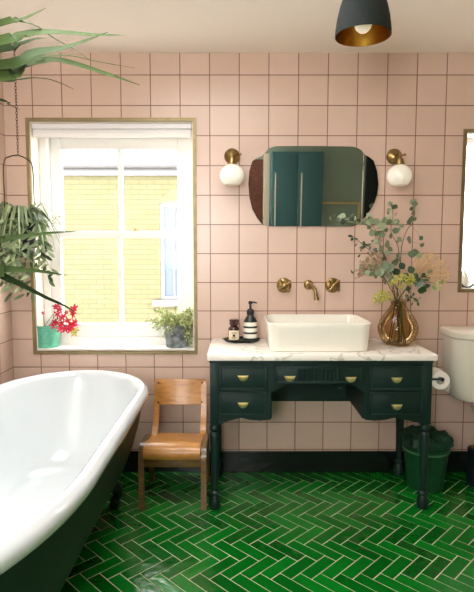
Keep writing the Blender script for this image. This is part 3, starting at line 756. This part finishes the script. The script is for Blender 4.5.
# wall lights
def sconce(ppx, ppy, gpx, gpy, lab, sw):
    p = at(ppx, ppy, -.01); c = Vector((p.x, 0, p.z)); G = at(gpx, gpy, -.105); gr = .0655
    t = thing('wall_light', lab, 'wall light', c, group='brass wall lights beside the mirror')
    bm = NB(); lathe(bm, [(.042, 0), (.043, .004), (.041, .012), (.034, .020), (.018, .026), (.012, .03)], c, 32, axis='Y'); obj('backplate', bm, M['brass'], t)
    bm = NB(); top = Vector((G.x, G.y, G.z+.078))
    tube(bm, spline([c+Vector((0, -.022, 0)), c+Vector((0, -.06, .004)), Vector((G.x, G.y, c.z+.002)), top+Vector((0, 0, .01))], 6), .0065, 10)
    lathe(bm, [(.024, -.020), (.025, -.014), (.020, .002), (.018, .012), (.008, .016)], top, 20); obj('arm', bm, M['brass'], t)
    bm = NB(); tube(bm, [c+Vector((sw*.02, -.02, .004)), c+Vector((sw*.045, -.045, .004))], .004, 8); sphere(bm, c+Vector((sw*.045, -.045, .004)), .007, 10, 7); obj('switch_knob', bm, M['brass'], t)
    prf = []
    for i in range(17):
        a = -PI*.29+(PI*.29+PI*.42)*i/16
        prf.append((gr*math.cos(a), gr*math.sin(a)*.93))
    prf2 = [(r-.003, h) for r, h in prf[::-1]]
    bm = NB(); lathe(bm, prf+prf2, G, 36, cap0=False, cap1=False); 
    lathe(bm, [(gr*math.cos(PI*.29)-.003, -gr*math.sin(PI*.29)*.93), (gr*math.cos(PI*.29), -gr*math.sin(PI*.29)*.93)], G, 36, False, False)
    obj('globe_shade', bm, M['opal'], t)
sconce(232, 156, 232, 175.5, 'brass wall light with opal glass globe left of the mirror', 1)
sconce(394.5, 156.5, 399.5, 176, 'brass wall light with opal glass globe right of the mirror', 1)

# pendant lamp
PC = at(363, 36, -.97); 
t = thing('pendant_lamp', 'dark green dome pendant lamp with gold lining hanging from the ceiling', 'pendant lamp', (PC.x, PC.y, ZC))
zr = PC.z; out = [(.0985, 0), (.0975, .02), (.092, .06), (.083, .10), (.070, .135), (.052, .165), (.034, .188), (.026, .2), (.026, .225)]
bm = NB(); lathe(bm, out, (PC.x, PC.y, zr), 48, False, True); lathe(bm, [(.0985, 0), (.0965, -.0005)], (PC.x, PC.y, zr), 48, False, False); obj('lamp_shade', bm, M['shade'], t)
bm = NB(); lathe(bm, [(.0965, 0), (.0955, .02), (.090, .06), (.081, .10), (.068, .133), (.050, .162), (.02, .17)], (PC.x, PC.y, zr), 48, False, True); obj('shade_lining', bm, M['gold'], t)
bm = NB(); lathe(bm, [(.002, .010), (.014, .013), (.026, .024), (.0325, .042), (.033, .055), (.028, .075), (.018, .095), (.014, .115)], (PC.x, PC.y, zr), 28); obj('bulb', bm, M['bulb'], t)
bm = NB(); lathe(bm, [(.016, .112), (.018, .118), (.018, .16)], (PC.x, PC.y, zr), 20); obj('lamp_holder', bm, M['brass'], t)
bm = NB(); tube(bm, [(PC.x, PC.y, zr+.222), (PC.x, PC.y, ZC-.015)], .004, 8); lathe(bm, [(.05, -.02), (.048, -.004), (.03, 0)], (PC.x, PC.y, ZC), 24); obj('ceiling_rose', bm, M['brass'], t)

# ------------------------------------------------------------------ window sill plants
SZ = o1[2]+.014
c = Vector((at(47.5, 345, .068).x, .066, SZ)); t = thing('flower_pot', 'turquoise pot with red flowers on the left of the window sill', 'potted plant', c)
bm = NB(); lathe(bm, [(.063, 0), (.067, .003), (.068, .06), (.0685, .112), (.071, .115), (.071, .124), (.068, .126), (.065, .124), (.064, .105), (.01, .105)], c, 36, cap1=True); obj('pot', bm, M['teal_pot'], t)
bm = NB(); lathe(bm, [(.063, .098), (.063, .110), (.03, .114), (.003, .115)], c, 24); obj('soil', bm, M['soil'], t)
def star(bm, q, s, k=6):
    ax = Vector((rnd(-.7, .7), -1, rnd(-.5, .5))).normalized(); a = ax.orthogonal().normalized(); b = ax.cross(a); ph_ = rnd(0, 6)
    for i in range(k):
        an = ph_+2*PI*i/k; d = (a*math.cos(an)+b*math.sin(an)+ax*rnd(-.1, .5)).normalized()
        disc_leaf(bm, q, d, ax, s*rnd(.8, 1.2), s*.42)
spots = [(43, 313, .5), (56, 306, .8), (60, 309, .9), (74, 309, 1.1), (73, 314, .9), (58, 314, .9), (63, 317, .9), (56, 322, 1.0), (62, 324, 1.0), (68, 321, 1.0), (72, 326, 1.1), (66, 328, 1.0), (75, 322, .8), (52, 326, .8), (60, 329, .8), (70, 330, .8), (66, 313, .7)]
bs = NB(); bf = NB(); by = NB(); br_ = NB()
stars = []
for i, (a, b_, s_) in enumerate(spots):
    q = at(a, b_, .03+rnd(-.02, .02)); b0_ = c+Vector((rnd(-.03, .04), rnd(-.03, .02), .105))
    tube(bs, spline([b0_, b0_.lerp(q, .6)+Vector((0, 0, .012)), q], 5), .0016, 5)
    bf = NB(); star(bf, q, .030*s_); stars.append(bf)
obj('stems', bs, M['gstem'], t); 
for bf in stars: obj('flower', bf, M['magenta'], t)
for a, b_ in ((76, 330), (74, 333)): by = NB(); star(by, at(a, b_, .02), .024, 5); obj('flower', by, M['yellow'], t)['label'] = 'small yellow flower'

c = Vector((at(177, 350, .066).x, .062, SZ)); t = thing('leafy_pot_plant', 'grey mottled pot with bushy yellow-green plant on the right of the window sill', 'potted plant', c)
bm = NB(); lathe(bm, [(.058, 0), (.061, .003), (.069, .115), (.073, .118), (.073, .128), (.068, .129), (.065, .11), (.01, .11)], c, 32); obj('pot', bm, M['grey_pot'], t)
bs = NB(); bl_ = NB()
for i in range(110):
    a = rnd(0, 2*PI); el = rnd(-.25, 1.2); L = rnd(.07, .155)
    if i % 9 == 0: el = -.9; L = .12
    d = Vector((math.cos(a)*math.cos(el), math.sin(a)*math.cos(el)*.75, math.sin(el)))
    if d.y > 0: L *= .7
    b0_ = c+Vector((math.cos(a)*.035, math.sin(a)*.035, .118)); e = b0_+d*L*Vector((1, 1, 1)).x
    e = Vector((min(e.x, o1[1]-.015), min(e.y, .10), e.z)) if e.y > -.03 else e
    pth = spline([b0_, b0_.lerp(e, .5)+Vector((0, 0, .028)), e], 5); tube(bs, pth, .0008, 4)
    for k in range(2, len(pth)):
        for _ in range(2): disc_leaf(bl_, pth[k], rdir(), rdir(), rnd(.010, .017), rnd(.007, .011))
obj('stems', bs, M['gstem'], t); obj('foliage', bl_, M['fern'], t)

# ------------------------------------------------------------------ hanging planter
HP = Vector((at(21, 235, -.16).x, -.16, 0)); ztop = at(21, 214, -.16).z; zbot = at(21, 257, -.16).z
t = thing('hanging_planter', 'black pot of trailing striped leaves hanging on a chain by the window', 'hanging plant', (HP.x, HP.y, zbot))
Z = lambda z: (HP.x, HP.y, z)
bm = NB(); h = ztop-zbot; lathe(bm, [(.055, 0), (.062, .004), (.080, h*.7), (.083, h), (.079, h), (.076, h-.02), (.01, h-.02)], Z(zbot), 32); obj('pot', bm, M['black_pot'], t)
zh = at(24, 155, -.16).z
bm = NB()
for k in range(2):
    a = math.radians(52)+k*PI; d = Vector((math.cos(a), math.sin(a), 0))
    tube(bm, spline([Vector(Z(ztop-.03))+d*.084, Vector(Z(ztop+.08))+d*.082, Vector(Z(zh-.05))+d*.078, Vector(Z(zh-.014))+d*.045, Vector(Z(zh))], 7), .0032, 8)
tube(bm, [Vector(Z(ztop-.03))+Vector((math.cos(a), math.sin(a), 0))*.084 for a in [2*PI*i/32 for i in range(32)]], .003, 6, closed=True)
obj('wire_hanger', bm, M['wire'], t)
bm = NB(); zz = zh; i = 0
while zz < ZC-.03:
    d = Vector((1, 0, 0)) if i % 2 else Vector((0, 1, 0))
    tube(bm, [Vector(Z(zz+.010))+d*.0048*math.cos(a)+Vector((0, 0, .0105*math.sin(a))) for a in [2*PI*j/12 for j in range(12)]], .0013, 5, closed=True)
    zz += .0155; i += 1
obj('chain', bm, M['wire'], t)
bm = NB(); tube(bm, spline([Z(ZC), Z(ZC-.02), (HP.x+.012, HP.y, ZC-.03), (HP.x+.006, HP.y, ZC-.045), (HP.x-.008, HP.y, ZC-.04)], 6), .0025, 8); lathe(bm, [(.012, -.004), (.014, 0)], Z(ZC), 16); obj('ceiling_hook', bm, M['wire'], t)
bm = NB()
for i in range(85):
    a = rnd(0, 2*PI); d = Vector((math.cos(a), math.sin(a)*.85, 0)); R_ = rnd(.08, .22) if d.x > -.2 else rnd(.08, .12); drop = rnd(-.02, .24)
    lim = lambda q: Vector((max(q.x, XL+.012), min(q.y, -.025) if (q.x < o1[0]+.02 or True) else q.y, q.z))
    p0 = Vector(Z(ztop-.015))+d*.05
    pts = [p0, p0+d*R_*.35+Vector((0, 0, rnd(.02, .075))), p0+d*R_*.75+Vector((0, 0, -.02-drop*.25)), p0+d*R_+Vector((0, 0, -drop))]
    blade(bm, [lim(q) for q in pts], rnd(.012, .022), .2, n=4)
for i in range(26):   # long hanging runners with small leaves
    a = rnd(-PI, 0.3); d = Vector((math.cos(a), math.sin(a)*.8, 0)); p0 = Vector(Z(ztop-.01))+d*.07; L = rnd(.18, .40)
    pts = [lim(q) for q in (p0, p0+d*.03+Vector((0, 0, -.03)), p0+d*.05+Vector((rnd(-.02, .02), 0, -L*.6)), p0+d*.06+Vector((rnd(-.04, .04), 0, -L)))]
    sp = spline(pts, 5); tube(bm, sp, .0012, 4)
    for q in sp[3:]:
        e = Vector((rnd(-1.4, 1.4), rnd(-1, .3), -.7)).normalized(); disc_leaf(bm, q, e, Vector((0, -1, .4)), rnd(.04, .07), .018)
obj('foliage', bm, M['trail'], t)

# ------------------------------------------------------------------ strap-leaved plant at the left (its stem is outside the frame)
PX, PY = -1.10, -1.30
sh = thing('wall_shelf', 'small wall shelf on the left wall carrying the strap-leaved plant', 'shelf', (XL, PY, .86))
obj('shelf_board', bx(XL, XL+.26, PY-.16, PY+.16, .86, .885, bevel=.003), M['white_paint'], sh)
for dy in (-.1, .1):
    bm = NB(); loft(bm, [[(XL, PY+dy-.008, .70), (XL+.02, PY+dy-.008, .70), (XL+.2, PY+dy-.008, .86), (XL, PY+dy-.008, .86)], [(XL, PY+dy+.008, .70), (XL+.02, PY+dy+.008, .70), (XL+.2, PY+dy+.008, .86), (XL, PY+dy+.008, .86)]]); obj('bracket', bm, M['iron'], sh, smooth=False)
pl = thing('strap_leaf_plant', 'large plant with long arching green strap leaves entering from the left edge', 'plant', (XL+.13, PY, .885))
bm = NB(); lathe(bm, [(.07, 0), (.075, .004), (.098, .15), (.102, .155), (.102, .17), (.095, .17), (.09, .15), (.01, .15)], (XL+.13, PY, .885), 32); obj('pot', bm, M['black_pot'], pl)
lo_c = Vector((PX-.0, PY, 1.26)); hi_c = Vector((PX-.02, PY, 1.80))
bm = NB(); tube(bm, spline([(XL+.13, PY, 1.03), (XL+.14, PY, 1.2), lo_c], 5), lambda t_: .016-.004*t_, 10)
tube(bm, spline([(XL+.12, PY, 1.03), (XL+.11, PY+.01, 1.4), hi_c], 7), lambda t_: .018-.005*t_, 10); obj('stem', bm, M['stem'], pl)
def leafp(crown, spec, w_, ys):
    bm = NB(); n_ = len(spec); pts = [crown]
    for i, (a, b) in enumerate(spec):
        y = ys[0]+(ys[1]-ys[0])*(i/max(1, n_-1)); pts.append(at(a, b, y))
    blade(bm, pts, w_, .3, nrm=Vector((rnd(-.15, .15), -1, rnd(.3, .6))), n=7)
    obj('leaf', bm, M['strap'], pl)
leafp(hi_c, [(0, 24), (12, 22.5), (20, 20.5), (32, 15), (46, 8)], .026, (-1.30, -1.15))
leafp(hi_c, [(0, 25), (22, 22), (38, 27), (55, 39), (74, 49), (90, 60)], .013, (-1.36, -1.05))
leafp(hi_c, [(0, 42), (20, 37), (40, 33), (67, 33), (96, 35), (126, 35)], .042, (-1.40, -1.00))
leafp(hi_c, [(0, 66), (34, 54), (60, 49), (80, 43), (108, 32)], .036, (-1.38, -1.10))
leafp(hi_c, [(0, 76), (20, 67), (40, 62), (62, 61), (98, 71), (140, 85)], .048, (-1.38, -1.00))
leafp(hi_c, [(0, 70), (25, 60), (50, 56), (72, 56), (100, 62), (135, 68)], .012, (-1.30, -.90))
leafp(hi_c, [(0, 80), (16, 80), (34, 78), (52, 80), (74, 89)], .012, (-1.30, -.95))
leafp(hi_c, [(0, 73), (15, 70), (35, 63), (46, 58)], .04, (-1.34, -1.2))
leafp(hi_c, [(-4, 99), (8, 104), (20, 110), (33, 91), (45, 97)][:3], .010, (-1.3, -1.1))
leafp(hi_c, [(0, 50), (18, 45), (36, 39), (50, 38)], .03, (-1.32, -1.15))
leafp(lo_c, [(-6, 241), (0, 240), (25, 236), (50, 233), (78, 231)], .026, (-1.36, -1.20))
leafp(lo_c, [(-6, 268), (0, 269), (25, 270), (45, 272), (68, 275.5)], .026, (-1.36, -1.25))
leafp(lo_c, [(-6, 272), (0, 275), (20, 284), (45, 297), (65, 306), (79, 315)], .022, (-1.36, -1.20))

# ------------------------------------------------------------------ toilet
TX = 1.395
t = thing('toilet', 'aged white toilet with a rounded cistern at the right edge of the room', 'toilet', (TX, -.3, 0))
def dring(hw, y0, y1, r, z, n=7):
    """rounded front corners, square back"""
    out = [Vector((TX+hw, y1, z)), Vector((TX-hw, y1, z))]
    for (cx_, a0) in ((TX-hw+r, PI), (TX+hw-r, 3*PI/2)):
        for i in range(n+1):
            a = a0+PI/2*i/n; out.append(Vector((cx_+r*math.cos(a), y0+r+r*math.sin(a), z)))
    return out
bm = NB(); loft(bm, [dring(.205, -.200, -.02, .09, .465), dring(.222, -.212, -.02, .10, .485), dring(.238, -.222, -.02, .10, .60), dring(.246, -.226, -.02, .10, .79), dring(.246, -.226, -.02, .10, .802)])
obj('cistern', bm, M['toilet_ceramic'], t)
bm = NB(); loft(bm, [dring(.250, -.232, -.015, .10, .802), dring(.258, -.240, -.015, .11, .808), dring(.259, -.241, -.015, .11, .832), dring(.254, -.236, -.015, .11, .842), dring(.235, -.215, -.02, .10, .848)])
obj('cistern_lid', bm, M['toilet_ceramic'], t)
bm = NB(); lathe(bm, [(.008, 0), (.008, .02), (.014, .024), (.012, .03)], (TX+.1, -.226, .74), 12, axis='Y'); tube(bm, [(TX+.1, -.25, .74), (TX+.03, -.255, .735)], .006, 8); obj('flush_lever', bm, M['brass'], t)
def ov(hw, y0, y1, z, n=28):
    cy = (y0+y1)/2; return [Vector((TX+hw*math.cos(2*PI*i/n), cy+(y1-y0)/2*math.sin(2*PI*i/n), z)) for i in range(n)]
bm = NB(); loft(bm, [ov(.10, -.50, -.16, 0), ov(.095, -.49, -.17, .04), ov(.085, -.50, -.18, .16), ov(.12, -.60, -.16, .28), ov(.17, -.68, -.12, .36), ov(.18, -.70, -.10, .39), ov(.165, -.685, -.20, .39), ov(.13, -.64, -.26, .30), ov(.05, -.5, -.36, .22)]); 
box(bm, TX-.09, TX+.09, -.20, -.05, .39, .47, bevel=.01); obj('bowl', bm, M['toilet_ceramic'], t)
bm = NB(); loft(bm, [ov(.182, -.70, -.21, .392), ov(.188, -.706, -.21, .400), ov(.185, -.70, -.21, .412), ov(.150, -.66, -.25, .416)]); obj('toilet_lid', bm, M['toilet_ceramic'], t)

# toilet brush
c = Vector((at(475, 483, -.16).x, -.17, 0)); t = thing('toilet_brush', 'dark toilet brush canister with a brass top on the floor by the toilet', 'toilet brush', c)
bm = NB(); lathe(bm, [(.046, 0), (.05, .004), (.05, .20), (.046, .205), (.02, .208)], c, 28); obj('canister', bm, M['iron'], t)
bm = NB(); lathe(bm, [(.030, .206), (.030, .214), (.007, .22), (.007, .235), (.014, .242), (.012, .256), (.004, .26)], c, 20); obj('handle', bm, M['brass'], t)

# waste bin
c = Vector((1.015, -.185, 0)); t = thing('waste_bin', 'green bin with a pale band behind the right washstand leg', 'bin', c)
bm = NB(); lathe(bm, [(.088, 0), (.094, .004), (.118, .215), (.120, .22), (.124, .222), (.124, .23), (.119, .232), (.115, .22), (.09, .01), (.01, .008)], c, 36); obj('bin_body', bm, M['bin'], t)
bm = NB(); lathe(bm, [(.1205, .205), (.1225, .206), (.1235, .216), (.1215, .217)], c, 36, False, False); obj('band', bm, M['bin_rim'], t)
bm = NB(); seg = 60; rings = []
for k, (r, z, am) in enumerate([(.112, .19, 0), (.120, .236, .003), (.132, .252, .007), (.128, .278, .009), (.112, .292, .010), (.085, .296, .012), (.05, .285, .012), (.01, .27, .0)]):
    ring = []
    for i in range(seg):
        a = 2*PI*i/seg; q = r+am*math.sin(a*11+k)+am*.7*math.sin(a*17+2*k); ring.append(c+Vector((q*math.cos(a), q*math.sin(a), z+am*math.sin(a*7+k*1.7))))
    rings.append(ring)
loft(bm, rings, False, True); obj('rumpled_liner', bm, M['liner'], t)

# toilet roll on the washstand side
q = at(435.5, 376.5, -.33); 
t = thing('roll_holder', 'dark toilet roll holder fixed to the right side of the washstand', 'roll holder', (VX1, -.33, q.z))
bm = NB(); hx, hz = q.x+.004, q.z+.004
lathe(bm, [(.016, 0), (.016, .006), (.010, .010)], (VX1-.004, -.40, hz), 16, axis='X')
tube(bm, spline([(VX1, -.40, hz), (VX1+.02, -.402, hz), (hx-.006, -.402, hz), (hx, -.395, hz), (hx, -.37, hz), (hx, -.265, hz)], 6), .0055, 8)
sphere(bm, (hx, -.408, hz), .010, 12, 8); sphere(bm, (hx, -.263, hz), .010, 12, 8); obj('rod', bm, M['iron'], t)
bm = NB(); rr = .046; c2 = Vector((hx, -.385, hz-.012))
prf = [(.020, 0), (rr-.003, 0), (rr, -.003), (rr, -.097), (rr-.003, -.10), (.020, -.10), (.020, 0)]
lathe(bm, prf, c2, 40, False, False, axis='Y')
ro = thing('toilet_roll', 'white toilet roll hanging beside the right side of the washstand', 'toilet roll', c2)
obj('roll', bm, M['paper'], ro)
bm = NB(); pts = [(c2.x+(rr+.001)*math.cos(a), c2.z+(rr+.001)*math.sin(a)) for a in (1.2, .8, .4, 0)]+[(c2.x+rr+.002, c2.z-.02), (c2.x+rr-.001, c2.z-.045), (c2.x+rr-.004, c2.z-.062)]
loft(bm, [[Vector((x, c2.y+.002, z)), Vector((x, c2.y+.098, z)), Vector((x+.001, c2.y+.098, z)), Vector((x+.001, c2.y+.002, z))] for x, z in pts]); obj('loose_sheet', bm, M['paper'], ro)

# ornament in the right window
c = Vector((1.288, .05, o2[2]+.006)); t = thing('sill_ornament', 'small pale ornament with dark beads on the sill of the right window', 'ornament', c)
bm = NB(); lathe(bm, [(.012, 0), (.022, .006), (.030, .035), (.026, .062), (.012, .085), (.006, .10)], c, 20, sx=.9); tube(bm, spline([c+Vector((0, 0, .095)), c+Vector((.012, 0, .125)), c+Vector((.03, 0, .15))], 5), lambda t_: .005-.003*t_, 8); obj('body', bm, M['ceramic'], t)
bm = NB()
for i in range(9):
    a = -.4-PI*.75*i/8; sphere(bm, c+Vector((.034*math.cos(a)+.008, -.028, .028+.026*math.sin(a))), .0055, 8, 6)
obj('beads', bm, M['charcoal'], t)

# ------------------------------------------------------------------ behind the camera, seen in the mirror
cb = thing('tall_cupboard', 'dark teal cupboard with two long pale handles reflected in the mirror', 'cupboard', (.75, YF+.2, 0))
obj('carcass', bx(.42, 1.04, YF+.002, YF+.35, 0, 2.05, bevel=.004), M['teal_dark'], cb)
for x0, x1, hx in ((.425, .728, .462), (.732, 1.035, .775)):
    d = obj('door', bx(x0, x1, YF+.351, YF+.372, .03, 2.02, bevel=.003), M['teal_dark'], cb)
    bm = NB(); box(bm, hx-.006, hx+.006, YF+.385, YF+.397, .75, 1.80, bevel=.002)
    for z in (.8, 1.75): box(bm, hx-.004, hx+.004, YF+.37, YF+.387, z-.01, z+.01)
    obj('handle', bm, M['cream_paint'], d)
dr = thing('door_1', None, None, (.2, YF, 0), kind='structure')
struct('door_leaf', bx(-.10, .335, YF, YF+.02, 0, 1.98), M['brown_wood'], dr)
struct('door_frame', bx(.335, .412, YF, YF+.04, 0, 2.05), M['cream_paint'], dr)
dr2 = thing('door_2', None, None, (1.75, YF, 0), kind='structure')
struct('door_leaf', bx(1.63, 1.89, YF, YF+.03, 0, 2.05), M['iron'], dr2)
tr = thing('towel_rail', 'brass towel rail on the teal wall reflected in the mirror', 'towel rail', (1.3, YF, 1.3))
bm = NB(); zt = 1.44; tube(bm, [(1.06, YF+.07, zt), (1.56, YF+.07, zt)], .014, 10); tube(bm, [(1.55, YF+.07, zt+.02), (1.55, YF+.07, .9)], .014, 10); obj('rail', bm, M['cup_brass'], tr)
for x, z in ((1.09, zt), (1.55, zt), (1.55, .93)):
    bm = NB(); lathe(bm, [(.025, 0), (.025, .008), (.009, .012), (.009, .07)], (x, YF, z), 16, axis='Y')
    for vv in bm.verts: vv.co.y = YF+(YF-vv.co.y)
    bmesh.ops.reverse_faces(bm, faces=bm.faces); obj('bracket', bm, M['brass'], tr)
